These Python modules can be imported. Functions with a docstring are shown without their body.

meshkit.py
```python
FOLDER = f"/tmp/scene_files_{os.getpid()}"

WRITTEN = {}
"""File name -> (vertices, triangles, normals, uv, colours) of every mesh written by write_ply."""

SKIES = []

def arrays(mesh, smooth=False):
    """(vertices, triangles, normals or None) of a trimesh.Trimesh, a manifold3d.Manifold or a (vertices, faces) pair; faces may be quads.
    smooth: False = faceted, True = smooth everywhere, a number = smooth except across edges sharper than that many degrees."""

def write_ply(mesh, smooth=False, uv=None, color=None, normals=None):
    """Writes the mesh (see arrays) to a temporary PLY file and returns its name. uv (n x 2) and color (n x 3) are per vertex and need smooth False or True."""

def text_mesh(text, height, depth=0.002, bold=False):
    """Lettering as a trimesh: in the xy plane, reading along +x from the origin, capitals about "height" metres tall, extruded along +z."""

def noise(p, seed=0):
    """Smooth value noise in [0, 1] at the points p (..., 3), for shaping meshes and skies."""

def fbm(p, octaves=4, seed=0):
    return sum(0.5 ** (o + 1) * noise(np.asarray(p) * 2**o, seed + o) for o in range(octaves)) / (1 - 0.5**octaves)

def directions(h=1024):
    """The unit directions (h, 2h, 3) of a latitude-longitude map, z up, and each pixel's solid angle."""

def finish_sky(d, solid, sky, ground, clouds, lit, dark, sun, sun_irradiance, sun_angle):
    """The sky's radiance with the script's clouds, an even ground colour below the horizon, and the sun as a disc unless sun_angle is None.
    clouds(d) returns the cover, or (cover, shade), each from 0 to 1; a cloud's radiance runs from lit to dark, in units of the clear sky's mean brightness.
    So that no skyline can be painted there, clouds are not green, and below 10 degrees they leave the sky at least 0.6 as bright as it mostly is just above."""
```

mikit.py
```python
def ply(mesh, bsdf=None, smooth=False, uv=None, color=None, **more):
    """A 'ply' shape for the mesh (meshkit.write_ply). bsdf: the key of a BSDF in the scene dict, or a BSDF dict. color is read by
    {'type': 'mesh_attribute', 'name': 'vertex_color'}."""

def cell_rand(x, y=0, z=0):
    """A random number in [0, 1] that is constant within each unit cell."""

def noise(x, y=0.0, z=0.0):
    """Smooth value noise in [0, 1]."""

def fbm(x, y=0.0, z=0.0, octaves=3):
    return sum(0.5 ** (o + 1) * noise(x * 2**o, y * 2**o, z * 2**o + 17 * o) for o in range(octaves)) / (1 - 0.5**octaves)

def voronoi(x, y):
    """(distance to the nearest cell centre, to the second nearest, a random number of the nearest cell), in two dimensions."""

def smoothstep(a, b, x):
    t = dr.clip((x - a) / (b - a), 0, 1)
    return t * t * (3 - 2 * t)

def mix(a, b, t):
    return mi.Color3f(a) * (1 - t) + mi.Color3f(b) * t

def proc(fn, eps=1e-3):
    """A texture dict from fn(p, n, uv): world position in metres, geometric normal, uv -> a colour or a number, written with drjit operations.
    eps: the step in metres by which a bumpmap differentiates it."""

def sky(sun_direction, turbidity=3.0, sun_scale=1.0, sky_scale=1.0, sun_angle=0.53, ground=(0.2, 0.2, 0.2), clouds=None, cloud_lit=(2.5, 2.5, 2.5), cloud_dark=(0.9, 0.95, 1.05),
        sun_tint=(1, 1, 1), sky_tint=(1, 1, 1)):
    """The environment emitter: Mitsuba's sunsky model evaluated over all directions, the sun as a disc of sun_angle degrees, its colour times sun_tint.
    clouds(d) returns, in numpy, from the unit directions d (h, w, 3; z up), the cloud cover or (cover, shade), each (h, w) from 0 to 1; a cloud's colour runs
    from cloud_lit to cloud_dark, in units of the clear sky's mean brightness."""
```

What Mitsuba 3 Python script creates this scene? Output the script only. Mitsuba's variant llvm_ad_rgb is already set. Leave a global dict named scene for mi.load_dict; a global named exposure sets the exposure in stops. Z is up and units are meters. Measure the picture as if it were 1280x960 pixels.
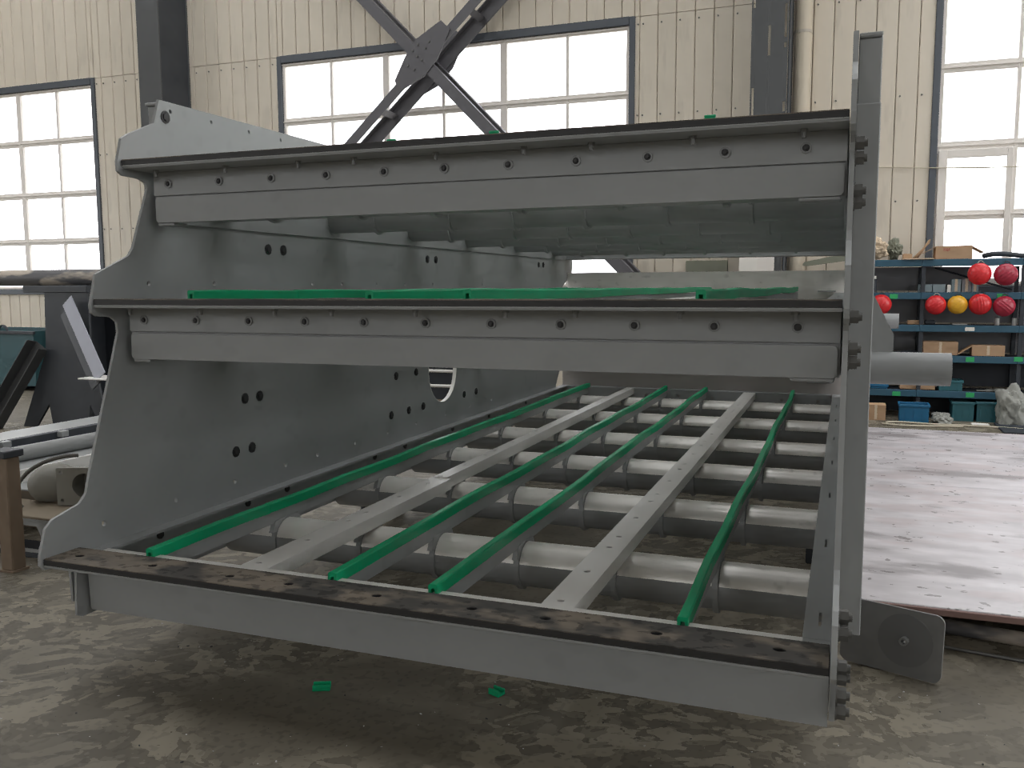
import math, random
import numpy as np, trimesh
import mitsuba as mi
import mikit
from mikit import ply, proc, noise, fbm, smoothstep, mix, cell_rand
from meshkit import text_mesh, fbm as nfbm, noise as nnoise
from shapely.geometry import Polygon, Point, box as sbox
from shapely import affinity
T = mi.ScalarTransform4f
scene, labels = {'type': 'scene'}, {}

# ------------------------------------------------------------------ camera, sky, exposure
CAM = np.array([0.0, 0.0, 1.6])
YAW, PITCH, ROLL, F = 0.36024495, 0.10894009, 0.00425041, 1102.14
fw = np.array([-math.sin(YAW) * math.cos(PITCH), math.cos(YAW) * math.cos(PITCH), -math.sin(PITCH)])
rt = np.array([math.cos(YAW), math.sin(YAW), 0.0])
dn = np.cross(fw, rt)
dn2 = -math.sin(ROLL) * rt + math.cos(ROLL) * dn
scene['camera'] = {'type': 'perspective', 'fov': math.degrees(2 * math.atan(640 / F)), 'fov_axis': 'x', 'near_clip': 0.05, 'far_clip': 500.0,
                   'to_world': T().look_at(origin=CAM.tolist(), target=(CAM + fw).tolist(), up=(-dn2).tolist())}
scene['sky'] = mikit.sky([0.2, 0.75, 0.6], turbidity=4.0, sun_scale=0.0, sky_scale=1.0, ground=(0.35, 0.34, 0.32),
                         clouds=lambda d: (np.ones(d.shape[:2]), 0.15 * np.ones(d.shape[:2])), cloud_lit=(1.0, 1.0, 1.0), cloud_dark=(0.8, 0.84, 0.9))
exposure = 5.15

# ------------------------------------------------------------------ materials
def bsdf(key, color, rough=0.5, metal=0.0, spec=0.5, **kw):
    b = {'type': 'principled', 'base_color': color if isinstance(color, dict) else {'type': 'rgb', 'value': list(color)}, 'roughness': rough, 'metallic': metal, 'specular': spec}
    b.update(kw)
    scene[key] = {'type': 'twosided', 'bsdf': b}
    return key

def bumped(key, color, rough, h, scale=1.0, metal=0.0, spec=0.5, eps=2e-3):
    inner = {'type': 'principled', 'base_color': color if isinstance(color, dict) else {'type': 'rgb', 'value': list(color)}, 'roughness': rough, 'metallic': metal, 'specular': spec}
    scene[key] = {'type': 'twosided', 'bsdf': {'type': 'bumpmap', 'arbitrary': proc(h, eps), 'scale': scale, 'bsdf': inner}}
    return key

def c_paint(p, n, uv):
    a = fbm(p.x * 1.7, p.y * 1.7, p.z * 1.7, 4)
    s = smoothstep(0.6, 0.78, fbm(p.x * 9 + 3, p.y * 9, p.z * 9, 3))
    return mix((0.262, 0.275, 0.280), (0.312, 0.322, 0.322), a) * (1 - 0.07 * s)
def c_liner(p, n, uv):
    a = fbm(p.x * 5, p.y * 9, p.z * 9, 4)
    s = smoothstep(0.62, 0.8, fbm(p.x * 14 + 9, p.y * 14, p.z * 14, 3))
    return mix((0.72, 0.70, 0.665), (0.84, 0.82, 0.78), a) * (1 - 0.22 * s)
def c_strip(p, n, uv):
    a = fbm(p.x * 9, p.y * 14, p.z * 9, 5)
    b = smoothstep(0.42, 0.62, fbm(p.x * 5 + 7, p.y * 9, p.z * 5, 4))
    c = smoothstep(0.58, 0.68, fbm(p.x * 30, p.y * 38, p.z * 20, 3))
    base = mix((0.028, 0.028, 0.028), (0.07, 0.064, 0.056), a)
    return mix(base, (0.215, 0.178, 0.138), b * (0.3 + 0.7 * a)) * (1 - 0.45 * c)
def c_floor(p, n, uv):
    x, y = p.x * 0.95 + p.y * 0.3, p.y * 0.95 - p.x * 0.3
    w = fbm(p.x * 3, p.y * 3, 2.0, 3)
    e = smoothstep(0.545, 0.555, fbm(x * 12.0 + w * 3.0, y * 17.0 + w * 2.5, 1.0, 4))
    e2 = smoothstep(0.56, 0.572, fbm(x * 21 + 11 + w * 6, y * 25 + w * 5, 4.0, 3))
    big = fbm(p.x * 0.9 + 5, p.y * 0.9, 3.0, 4)
    sp = smoothstep(0.72, 0.78, noise(p.x * 55, p.y * 55, 0.0))
    c = mix((0.098, 0.086, 0.065), (0.122, 0.108, 0.081), big)
    cover = smoothstep(0.38, 0.56, fbm(p.x * 1.1 + 2, p.y * 1.1 + 9, 7.0, 3))
    c = mix(c, (0.215, 0.192, 0.148), dr_max(e, e2 * 0.4) * (0.06 + 0.9 * cover))
    c = mix(c, (0.042, 0.038, 0.033), smoothstep(0.63, 0.8, fbm(p.x * 2.4 + 31, p.y * 2.4, 8.0, 4)) * 0.25)
    return c * (1 - 0.15 * sp)
import drjit as dr
def dr_max(a, b): return dr.maximum(a, b)
def h_floor(p, n, uv):
    return 0.0016 * fbm(p.x * 18, p.y * 18, 0.0, 3)
def c_plate(p, n, uv):
    w = fbm(p.x * 1.5, p.y * 1.5, 0.0, 3)
    a = fbm(p.x * 2.6 + w, p.y * 9 + w, 1.0, 5)
    st = smoothstep(0.57, 0.76, fbm(p.x * 1.7 + 4, p.y * 4, 2.0, 6))
    rust = smoothstep(0.5, 0.72, fbm(p.x * 3.0 + 14, p.y * 5 + 2, 5.0, 4))
    dk = smoothstep(0.755, 0.79, fbm(p.x * 16, p.y * 20, 6.0, 3))
    c = mix((0.39, 0.37, 0.385), (0.55, 0.525, 0.545), a) * (0.82 + 0.36 * fbm(p.x * 5 + 3, p.y * 8, 9.0, 4))
    c = mix(c, (0.40, 0.31, 0.31), rust * 0.3)
    c = mix(c, (0.17, 0.155, 0.16), st * 0.7)
    return mix(c, (0.07, 0.062, 0.062), dk * 0.6)
def r_plate(p, n, uv):
    return 0.30 + 0.25 * fbm(p.x * 3, p.y * 9, 1.0, 4)
def c_wall(p, n, uv):
    a = fbm(p.x * 0.8, p.y * 0.8, p.z * 0.5, 3)
    b = smoothstep(0.6, 0.8, fbm(p.x * 10, p.y * 3, p.z * 1.6, 4))
    t = cell_rand(dr.floor(p.x * 4.0), 3.0, 1.0)
    c = mix((0.585, 0.53, 0.44), (0.645, 0.585, 0.495), a)
    return c * (1 - 0.10 * b) * (0.95 + 0.08 * t)
def c_dirtysteel(p, n, uv):
    a = fbm(p.x * 4, p.y * 4, p.z * 4, 4)
    return mix((0.024, 0.030, 0.040), (0.048, 0.054, 0.062), a)
def c_rust(p, n, uv):
    a = fbm(p.x * 12, p.y * 12, p.z * 7, 4)
    return mix((0.15, 0.105, 0.07), (0.24, 0.185, 0.135), a)
def c_pipe(p, n, uv):
    a = fbm(p.x * 2.2, p.y * 6, p.z * 6, 4)
    s = smoothstep(0.45, 0.6, a)
    return mix((0.10, 0.10, 0.105), (0.42, 0.37, 0.31), s)
def c_card(p, n, uv):
    a = fbm(p.x * 9, p.y * 9, p.z * 14, 3)
    return mix((0.34, 0.215, 0.125), (0.45, 0.30, 0.19), a)
def c_green(p, n, uv):
    a = fbm(p.x * 8, p.y * 3, p.z * 8, 3)
    return mix((0.006, 0.26, 0.115), (0.010, 0.38, 0.17), a)
def c_hubplate(p, n, uv):
    a = fbm(p.x * 14, p.y * 14, p.z * 14, 4)
    return mix((0.13, 0.133, 0.133), (0.18, 0.18, 0.176), a)

bsdf('paint', proc(c_paint), 0.42)
bsdf('paint_edge', (0.70, 0.69, 0.66), 0.45)
bsdf('liner_paint', proc(c_liner), 0.33, 0.35)
bsdf('strip_rubber', proc(c_strip), 0.6)
bsdf('strip_black', (0.022, 0.022, 0.023), 0.5)
bsdf('bar_steel', (0.64, 0.63, 0.61), 0.38, 0.1)
bsdf('green_rubber', proc(c_green), 0.35, 0.0, 0.3)
bsdf('bolt_steel', (0.12, 0.12, 0.115), 0.42, 0.35)
bsdf('bolt_paint', (0.20, 0.205, 0.205), 0.4, 0.2)
bsdf('bolt_and_hole_black', (0.028, 0.028, 0.03), 0.5)  # black bolts and crumbs, also the painted dark of open holes
bumped('floor_concrete', proc(c_floor), 0.62, h_floor, 1.0)
bsdf('plate_steel', proc(c_plate), proc(r_plate), 0.15, 0.6)
bsdf('plate_rim', (0.21, 0.13, 0.115), 0.6)
bsdf('cladding', proc(c_wall), 0.5)
bsdf('cladding_seam', (0.45, 0.41, 0.345), 0.7)
bsdf('wall_plain', (0.52, 0.49, 0.43), 0.8)
bsdf('roof_sheet', (0.62, 0.62, 0.60), 0.8)
bsdf('dark_steel', proc(c_dirtysteel), 0.5)
bsdf('column_paint', (0.070, 0.074, 0.077), 0.5)
bsdf('brace_paint', (0.10, 0.098, 0.108), 0.5)
bsdf('trim_paint', (0.082, 0.093, 0.11), 0.5)
bsdf('window_frame', (0.70, 0.665, 0.62), 0.5)
scene['pane_glass'] = {'type': 'thindielectric', 'int_ior': 1.5}
bsdf('downpipe_pvc', (0.55, 0.49, 0.39), 0.4)
bsdf('rack_blue', (0.028, 0.088, 0.135), 0.5)
bsdf('rack_dark', (0.03, 0.036, 0.045), 0.6)
bsdf('board_grey', (0.20, 0.205, 0.215), 0.7)
bsdf('cardboard', proc(c_card), 0.85)
bsdf('card_pale', (0.55, 0.45, 0.33), 0.85)
bsdf('print_red', (0.33, 0.05, 0.04), 0.7)
bsdf('hat_red', (0.62, 0.025, 0.03), 0.28)
bsdf('hat_crimson', (0.36, 0.025, 0.05), 0.28)
bsdf('hat_yellow', (0.70, 0.38, 0.03), 0.28)
bsdf('bin_blue', (0.015, 0.12, 0.24), 0.4)
bsdf('bin_teal', (0.03, 0.125, 0.15), 0.4)
bsdf('bin_pale', (0.20, 0.25, 0.27), 0.5)
bsdf('tag_green', (0.03, 0.36, 0.12), 0.6)
bsdf('paper_white', (0.72, 0.70, 0.65), 0.8)
bsdf('plastic_film', (0.27, 0.275, 0.25), 0.3)
bsdf('metal_pale', (0.42, 0.42, 0.41), 0.4, 0.3)
bsdf('frame_grey', (0.27, 0.28, 0.28), 0.45)
bsdf('under_sheet', (0.020, 0.018, 0.016), 0.8)
bsdf('rusty', proc(c_rust), 0.8)
bsdf('pipe_worn', proc(c_pipe), 0.5)
bsdf('strut_lit', (0.30, 0.31, 0.36), 0.45, 0.2)  # paler than the trestle steel: light from above put into the colour
bsdf('skip_green', (0.02, 0.075, 0.055), 0.5)
bsdf('skip_teal', (0.03, 0.085, 0.10), 0.5)
bsdf('plank_brown', (0.20, 0.165, 0.12), 0.8)
bsdf('motor_grey', (0.20, 0.195, 0.17), 0.6)
bsdf('cable_grey', (0.10, 0.095, 0.085), 0.6)
bsdf('rope_pale', (0.50, 0.46, 0.36), 0.8)
bsdf('rear_steel', (0.36, 0.335, 0.32), 0.4)
bsdf('hub_plate', proc(c_hubplate), 0.5)
bsdf('hub_ring', (0.125, 0.127, 0.127), 0.55)
bsdf('board_olive', (0.21, 0.22, 0.17), 0.7)

# ------------------------------------------------------------------ helpers
def V(a): return np.asarray(a, float)
def bx(x0, x1, y0, y1, z0, z1, c=0.0):
    x0, x1, y0, y1, z0, z1 = min(x0, x1), max(x0, x1), min(y0, y1), max(y0, y1), min(z0, z1), max(z0, z1)
    if c <= 0:
        m = trimesh.creation.box((x1 - x0, y1 - y0, z1 - z0)); m.apply_translation(((x0 + x1) / 2, (y0 + y1) / 2, (z0 + z1) / 2)); return m
    c = min(c, (x1 - x0) * .45, (y1 - y0) * .45, (z1 - z0) * .45)
    pts = []
    for sx in (0, 1):
        for sy in (0, 1):
            for sz in (0, 1):
                X, Y, Z = (x0, x1)[sx], (y0, y1)[sy], (z0, z1)[sz]
                dx, dy, dz = c * (1 - 2 * sx), c * (1 - 2 * sy), c * (1 - 2 * sz)
                pts += [(X, Y + dy, Z + dz), (X + dx, Y, Z + dz), (X + dx, Y + dy, Z)]
    return trimesh.convex.convex_hull(np.array(pts))
def cat(*ms): return trimesh.util.concatenate([m for m in ms if m is not None])
def ext(poly, axis, a, b):
    """extrude a polygon: axis 'x' polygon in (y,z); 'y' polygon in (x,z); 'z' polygon in (x,y)"""
    m = trimesh.creation.extrude_polygon(poly, abs(b - a), engine='earcut')
    v = np.array(m.vertices); lo = min(a, b)
    if axis == 'x': w = np.stack([v[:, 2] + lo, v[:, 0], v[:, 1]], 1); fl = False
    elif axis == 'y': w = np.stack([v[:, 0], v[:, 2] + lo, v[:, 1]], 1); fl = True
    else: w = v + [0, 0, lo]; fl = False
    f = np.array(m.faces)
    return trimesh.Trimesh(w, f[:, ::-1] if fl else f, process=False)
def cyl(p0, p1, r, n=24): return trimesh.creation.cylinder(radius=r, segment=[V(p0), V(p1)], sections=n)
def ring(axis, c, r0, r1, a, b, n=40):
    p = Point(0, 0).buffer(r1, quad_segs=n // 4).difference(Point(0, 0).buffer(r0, quad_segs=n // 4))
    m = ext(p, axis, a, b); off = {'x': (0, c[0], c[1]), 'y': (c[0], 0, c[1]), 'z': (c[0], c[1], 0)}[axis]
    m.apply_translation(off); return m
def oriented_out(v, f):
    v, f = V(v), np.asarray([tuple(int(q) for q in t) for t in f])
    vol = np.einsum('ij,ij->i', v[f[:, 0]] - v.mean(0), np.cross(v[f[:, 1]] - v.mean(0), v[f[:, 2]] - v.mean(0))).sum()
    return trimesh.Trimesh(v, f if vol > 0 else f[:, ::-1], process=False)
def tube(pts, r, n=8):
    pts = V(pts); k = len(pts); t = np.gradient(pts, axis=0); t /= np.linalg.norm(t, axis=1, keepdims=True)
    up = V([0, 0, 1]) if abs(t[0][2]) < .9 else V([1, 0, 0]); vs = []
    for i in range(k):
        u = np.cross(t[i], up); nu = np.linalg.norm(u); u = u / nu if nu > 1e-6 else V([1, 0, 0]); w = np.cross(u, t[i])
        a = np.arange(n) * 2 * np.pi / n
        vs.append(pts[i] + r * (np.cos(a)[:, None] * u + np.sin(a)[:, None] * w))
    f = []
    for i in range(k - 1):
        for j in range(n):
            a, b, c, d = i * n + j, i * n + (j + 1) % n, (i + 1) * n + (j + 1) % n, (i + 1) * n + j
            f += [(a, b, c), (a, c, d)]
    v = np.vstack(vs); c0, c1 = len(v), len(v) + 1; v = np.vstack([v, pts[:1], pts[-1:]])
    f += [(c0, (j + 1) % n, j) for j in range(n)] + [(c1, (k - 1) * n + j, (k - 1) * n + (j + 1) % n) for j in range(n)]
    return oriented_out(v, f)
def spline(pts, n=40):
    pts = V(pts); s = np.r_[0, np.cumsum(np.linalg.norm(np.diff(pts, axis=0), axis=1))]
    from scipy.interpolate import CubicSpline
    return CubicSpline(s, pts)(np.linspace(0, s[-1], n))
def sweep(section, path):
    """closed section in (x,z), moved along a path of (x,y,z) points that runs mainly along y"""
    sec = V(section); n = len(sec); k = len(path); v = []
    for q in path: v.append(np.stack([q[0] + sec[:, 0], np.full(n, q[1]), q[2] + sec[:, 1]], 1))
    f = []
    for i in range(k - 1):
        for j in range(n):
            a, b, c, d = i * n + j, i * n + (j + 1) % n, (i + 1) * n + (j + 1) % n, (i + 1) * n + j
            f += [(a, b, c), (a, c, d)]
    tv, tf = trimesh.creation.triangulate_polygon(Polygon(sec), engine='earcut')
    near = np.argmin(((V(tv)[:, None] - sec[None]) ** 2).sum(-1), 1); cap = near[np.asarray(tf)]
    f = [tuple(x) for x in f] + [tuple(x) for x in cap] + [tuple(x[::-1] + (k - 1) * n) for x in cap]
    return oriented_out(np.vstack(v), f)
def rounded(pts, r):
    return Polygon(pts).buffer(-r, quad_segs=6).buffer(r, quad_segs=6)
def oriented(m, origin, ex, ey, ez):
    """moves a mesh built in local axes to the frame (ex, ey, ez) at origin"""
    M = np.eye(4); M[:3, 0], M[:3, 1], M[:3, 2], M[:3, 3] = ex, ey, ez, origin
    m = m.copy(); m.apply_transform(M); return m
def rotz(m, deg, about):
    m = m.copy(); m.apply_transform(trimesh.transformations.rotation_matrix(math.radians(deg), [0, 0, 1], about)); return m

def key_of(name, parent=None):
    base = f'{parent}__{name}' if parent else name
    if base not in scene and base not in taken: taken.add(base); return base
    i = 1
    while f'{base}_{i:03d}' in scene or f'{base}_{i:03d}' in taken: i += 1
    k = f'{base}_{i:03d}'; taken.add(k); return k
taken = set()
def thing(name, label, category, group=None):
    k = key_of(name); labels[k] = {'label': label, 'category': category}
    if group: labels[k]['group'] = group
    return k
def obj(name, mesh, mat, parent=None, smooth=False, label=None, category=None, group=None, kind=None):
    k = key_of(name, parent)
    scene[k] = mesh if isinstance(mesh, dict) else ply(mesh, mat, smooth)
    d = {}
    if label: d['label'] = label
    if category: d['category'] = category
    if group: d['group'] = group
    if kind: d['kind'] = kind
    if d: labels[k] = d
    return k
def inst(name, dct, parent, at, label=None):
    k = key_of(name, parent); scene[k] = {**dct, 'to_world': T().translate([float(q) for q in at])}
    if label: labels[k] = {'label': label}
    return k

# ================================================================== THE HALL
YW = 12.3
obj('floor', bx(-19, 12, -12, 12.6, -0.3, 0.0), 'floor_concrete', label='worn brown concrete workshop floor with peeling patches', kind='structure')
# roof with rooflights (outside the frame; daylight comes through)
roof = []
xs = [-19, -15.5, -12.7, -9.8, -6.4, -2.6, -1.1, 1.5, 5.4, 7.6, 10.8, 12]
for i in range(0, len(xs) - 1, 2): roof.append(bx(xs[i], xs[i + 1], -12, 12.6, 9.4, 9.55))
for i in range(1, len(xs) - 1, 2):
    for (a, b) in ((-12, 2.2), (6.6, 7.2), (11.3, 12.6)): roof.append(bx(xs[i], xs[i + 1], a, b, 9.4, 9.55))
obj('ceiling', cat(*roof), 'roof_sheet', label='pale sheet roof with rooflight openings', kind='structure')

# ---- rear wall: backing with window openings, cladding strips, lap screws
wins = [(-16.08, -12.40, 1.55, 5.26), (-8.60, -2.82, 1.55, 5.26), (0.93, 4.65, 1.55, 5.26)]
back = sbox(-19, 0, 12, 9.4)
for (a, b, c, d) in wins: back = back.difference(sbox(a, c, b, d))
obj('wall_back', ext(back, 'y', YW + 0.035, YW + 0.16), 'cladding_seam', label='cream clad rear wall of the workshop', kind='structure')
LAP = 5.26
def panel_spans(x0, x1):
    cuts = [(0.0, LAP), (LAP + 0.004, 9.4)]; out = []
    hit = [w for w in wins if x1 > w[0] + 0.01 and x0 < w[1] - 0.01]
    for (a, b) in cuts:
        seg = [(a, b)]
        for w in hit:
            ns = []
            for (p, q) in seg:
                if w[2] > p and w[3] < q or (w[2] < q and w[3] > p):
                    if w[2] > p + .05: ns.append((p, w[2]))
                    if w[3] < q - .05: ns.append((w[3], q))
                else: ns.append((p, q))
            seg = ns
        out += seg
    return out
edges = sorted(set([round(-19 + 0.25 * i, 3) for i in range(125)] + [w[k] for w in wins for k in (0, 1)]))
screws = []
for a, b in zip(edges[:-1], edges[1:]):
    if b - a < 0.03 or a > 2.7 or a < -17: continue
    for (z0, z1) in panel_spans(a, b):
        t = 0.0 if z0 < LAP else -0.007
        g = min(0.0035, (b - a) * .1)
        prof = Polygon([(a + g, YW + 0.036), (a + g, YW + 0.012 + t), (a + g + 0.008, YW + t), (b - g - 0.008, YW + t), (b - g, YW + 0.012 + t), (b - g, YW + 0.036)])
        obj('panel', ext(prof, 'z', z0, z1), 'cladding', 'wall_back')
    if not any(b > w[0] and a < w[1] for w in wins):
        for zz in (1.2, 2.66, 3.95, 5.16): screws.append(cyl((a + 0.05, YW - 0.012, zz), (a + 0.05, YW + 0.01, zz), 0.012, 6))
obj('screw', cat(*screws), 'bolt_steel', 'wall_back', kind='stuff', label='small dark screws in rows')
# other walls, out of frame: they carry the daylight of their own windows
def holed(x0, x1, z0, z1, holes):
    p = sbox(x0, z0, x1, z1)
    for (a, b, c, d) in holes: p = p.difference(sbox(a, c, b, d))
    return p
obj('wall_right', ext(holed(-12, 12.4, 0, 9.4, [(-6, 3.6, 2.6, 5.6), (4.4, 11.0, 0.9, 6.5)]), 'x', 11.8, 12.0), 'wall_plain', label='plain right-hand workshop wall', kind='structure')
obj('wall_left', ext(holed(-12, 12.4, 0, 9.4, [(-9, -4, 1.5, 5.2), (-1, 4, 1.5, 5.2), (6.5, 10.5, 1.5, 5.2)]), 'x', -19.0, -18.8), 'wall_plain', label='plain left-hand workshop wall', kind='structure')
obj('wall_front', ext(holed(-19, 12, 0, 9.4, [(-16, -12, 3.4, 7.0), (-7, -2.8, 3.4, 7.0), (4.6, 9.6, 3.4, 7.0)]), 'y', -12.2, -12.0), 'wall_plain', label='plain front workshop wall', kind='structure')

# ---- windows
def window(k, w, label, sash=()):
    a, b, c, d = w
    root = obj(f'window_{k}', cat(bx(a - .01, a + .07, YW - .03, YW + .12, c - .03, d + .01, .006), bx(b - .07, b + .01, YW - .03, YW + .12, c - .03, d + .01, .006),
                                  bx(a + .07, b - .07, YW - .035, YW + .12, d - .10, d + .012, .006), bx(a + .07, b - .07, YW - .05, YW + .12, c - .04, c + .05, .006)), 'trim_paint', label=label, kind='structure')
    n = int(round((b - a) / 0.93)); st = (b - a) / n
    vx = [a + st * i for i in range(n + 1)]; hz = [c, c + .92, 3.31, 4.25, d]
    for i, x in enumerate(vx):
        w_ = 0.10 if i % 2 == 0 else 0.042
        lo, hi = (x - w_ / 2, x + w_ / 2)
        if i == 0: lo, hi = a + .07, a + .115
        if i == n: lo, hi = b - .115, b - .07
        obj('mullion', bx(lo, hi, YW + .01, YW + .075, c + .05, d - .10, .005), 'window_frame', root)
    for j, z in enumerate(hz):
        lo, hi = (z - .055, z + .055)
        if j == 0: lo, hi = c + .05, c + .10
        if j == len(hz) - 1: lo, hi = d - .15, d - .10
        obj('transom', cat(bx(a + .07, b - .07, YW + .015, YW + .07, lo, hi, .005), bx(a + .07, b - .07, YW - .005, YW + .02, (lo + hi) / 2 - .01, (lo + hi) / 2 + .01, .003)), 'window_frame', root)
    for i in range(n):
        for j in range(len(hz) - 1):
            m = trimesh.Trimesh([(vx[i] + .01, YW + .045, hz[j] + .01), (vx[i + 1] - .01, YW + .045, hz[j] + .01), (vx[i + 1] - .01, YW + .045, hz[j + 1] - .01), (vx[i] + .01, YW + .045, hz[j + 1] - .01)], [(0, 1, 2), (0, 2, 3)], process=False)
            obj('pane', m, 'pane_glass', root)
    return root
window(1, wins[0], 'bright workshop window at the left edge above the stand')
window(2, wins[1], 'wide bright window behind the crossed steel bracing')
w3 = window(3, wins[2], 'bright window above the blue shelf rack at right')
a, b, c, d = wins[2]
obj('sash', cat(bx(a + .09, a + .19, YW - .03, YW + .012, c + .06, 3.26, .006), bx(a + .19, a + .84, YW - .03, YW + .012, 3.16, 3.26, .006), bx(a + .84, a + .91, YW - .03, YW + .012, c + .06, 3.26, .006), bx(a + .19, a + .84, YW - .03, YW + .012, c + .06, c + .14, .006)), 'window_frame', w3)

# ---- steel columns
ck = thing('steel_column', 'dark blue-grey steel column left of the wide window', 'column')
obj('flange', bx(-10.77, -10.33, 11.6, 11.63, 0, 9.4, .004), 'column_paint', ck); obj('flange', bx(-10.77, -10.33, 12.26, 12.29, 0, 9.4, .004), 'column_paint', ck)
obj('web', bx(-10.565, -10.535, 11.63, 12.26, 0, 9.4), 'column_paint', ck)
obj('stiffener', bx(-10.36, -10.345, 11.63, 12.26, 0, 9.4), 'dark_steel', ck); obj('base_plate', bx(-10.9, -10.2, 11.5, 12.29, 0, .03, .005), 'dark_steel', ck)
ck = thing('steel_column', 'dark steel column with slotted light gaps beside the pale downpipe', 'column')
strips = [(-1.195, -1.180), (-1.150, -0.995), (-0.965, -0.805), (-0.775, -0.762)]
for (x0, x1) in strips: obj('channel', bx(x0, x1, 11.6, 11.62, 0, 9.4, .003), 'column_paint', ck)
gz = [[(3.62, 4.05), (5.0, 5.35)], [(3.05, 3.60), (4.42, 4.78)], [(3.48, 3.6), (3.74, 3.86), (4.5, 4.56), (4.62, 5.02)]]
for gi, gaps in enumerate(gz):
    x0, x1 = strips[gi][1], strips[gi + 1][0]; z = 0.0
    for (p, q) in gaps + [(9.4, 9.4)]:
        if p > z: obj('batten', bx(x0 - .002, x1 + .002, 11.602, 11.618, z, p), 'column_paint', ck)
        z = q
obj('base_plate', bx(-1.3, -.66, 11.5, 11.95, 0, .03, .005), 'dark_steel', ck)
obj('side_flange', bx(-0.755, -0.735, 11.62, 12.25, 0, 9.4, .003), 'dark_steel', ck)
for z in (0.5, 2.2, 6.0, 8.0): obj('tie', bx(-1.185, -.735, 11.62, 12.29, z, z + .05), 'dark_steel', ck)
dk = thing('downpipe', 'pale cream downpipe running up the wall beside the dark column', 'pipe')
obj('pipe', cyl((-.615, 12.12, 0), (-.615, 12.12, 9.4), .105, 28), 'downpipe_pvc', dk, smooth=40)
for z in (2.4, 4.77, 7.2):
    obj('clamp', ring('z', (-.615, 12.12), .104, .112, z, z + .035), 'cladding_seam', dk); obj('bracket', bx(-.65, -.58, 12.225, 12.291, z, z + .035), 'cladding_seam', dk)

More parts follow.
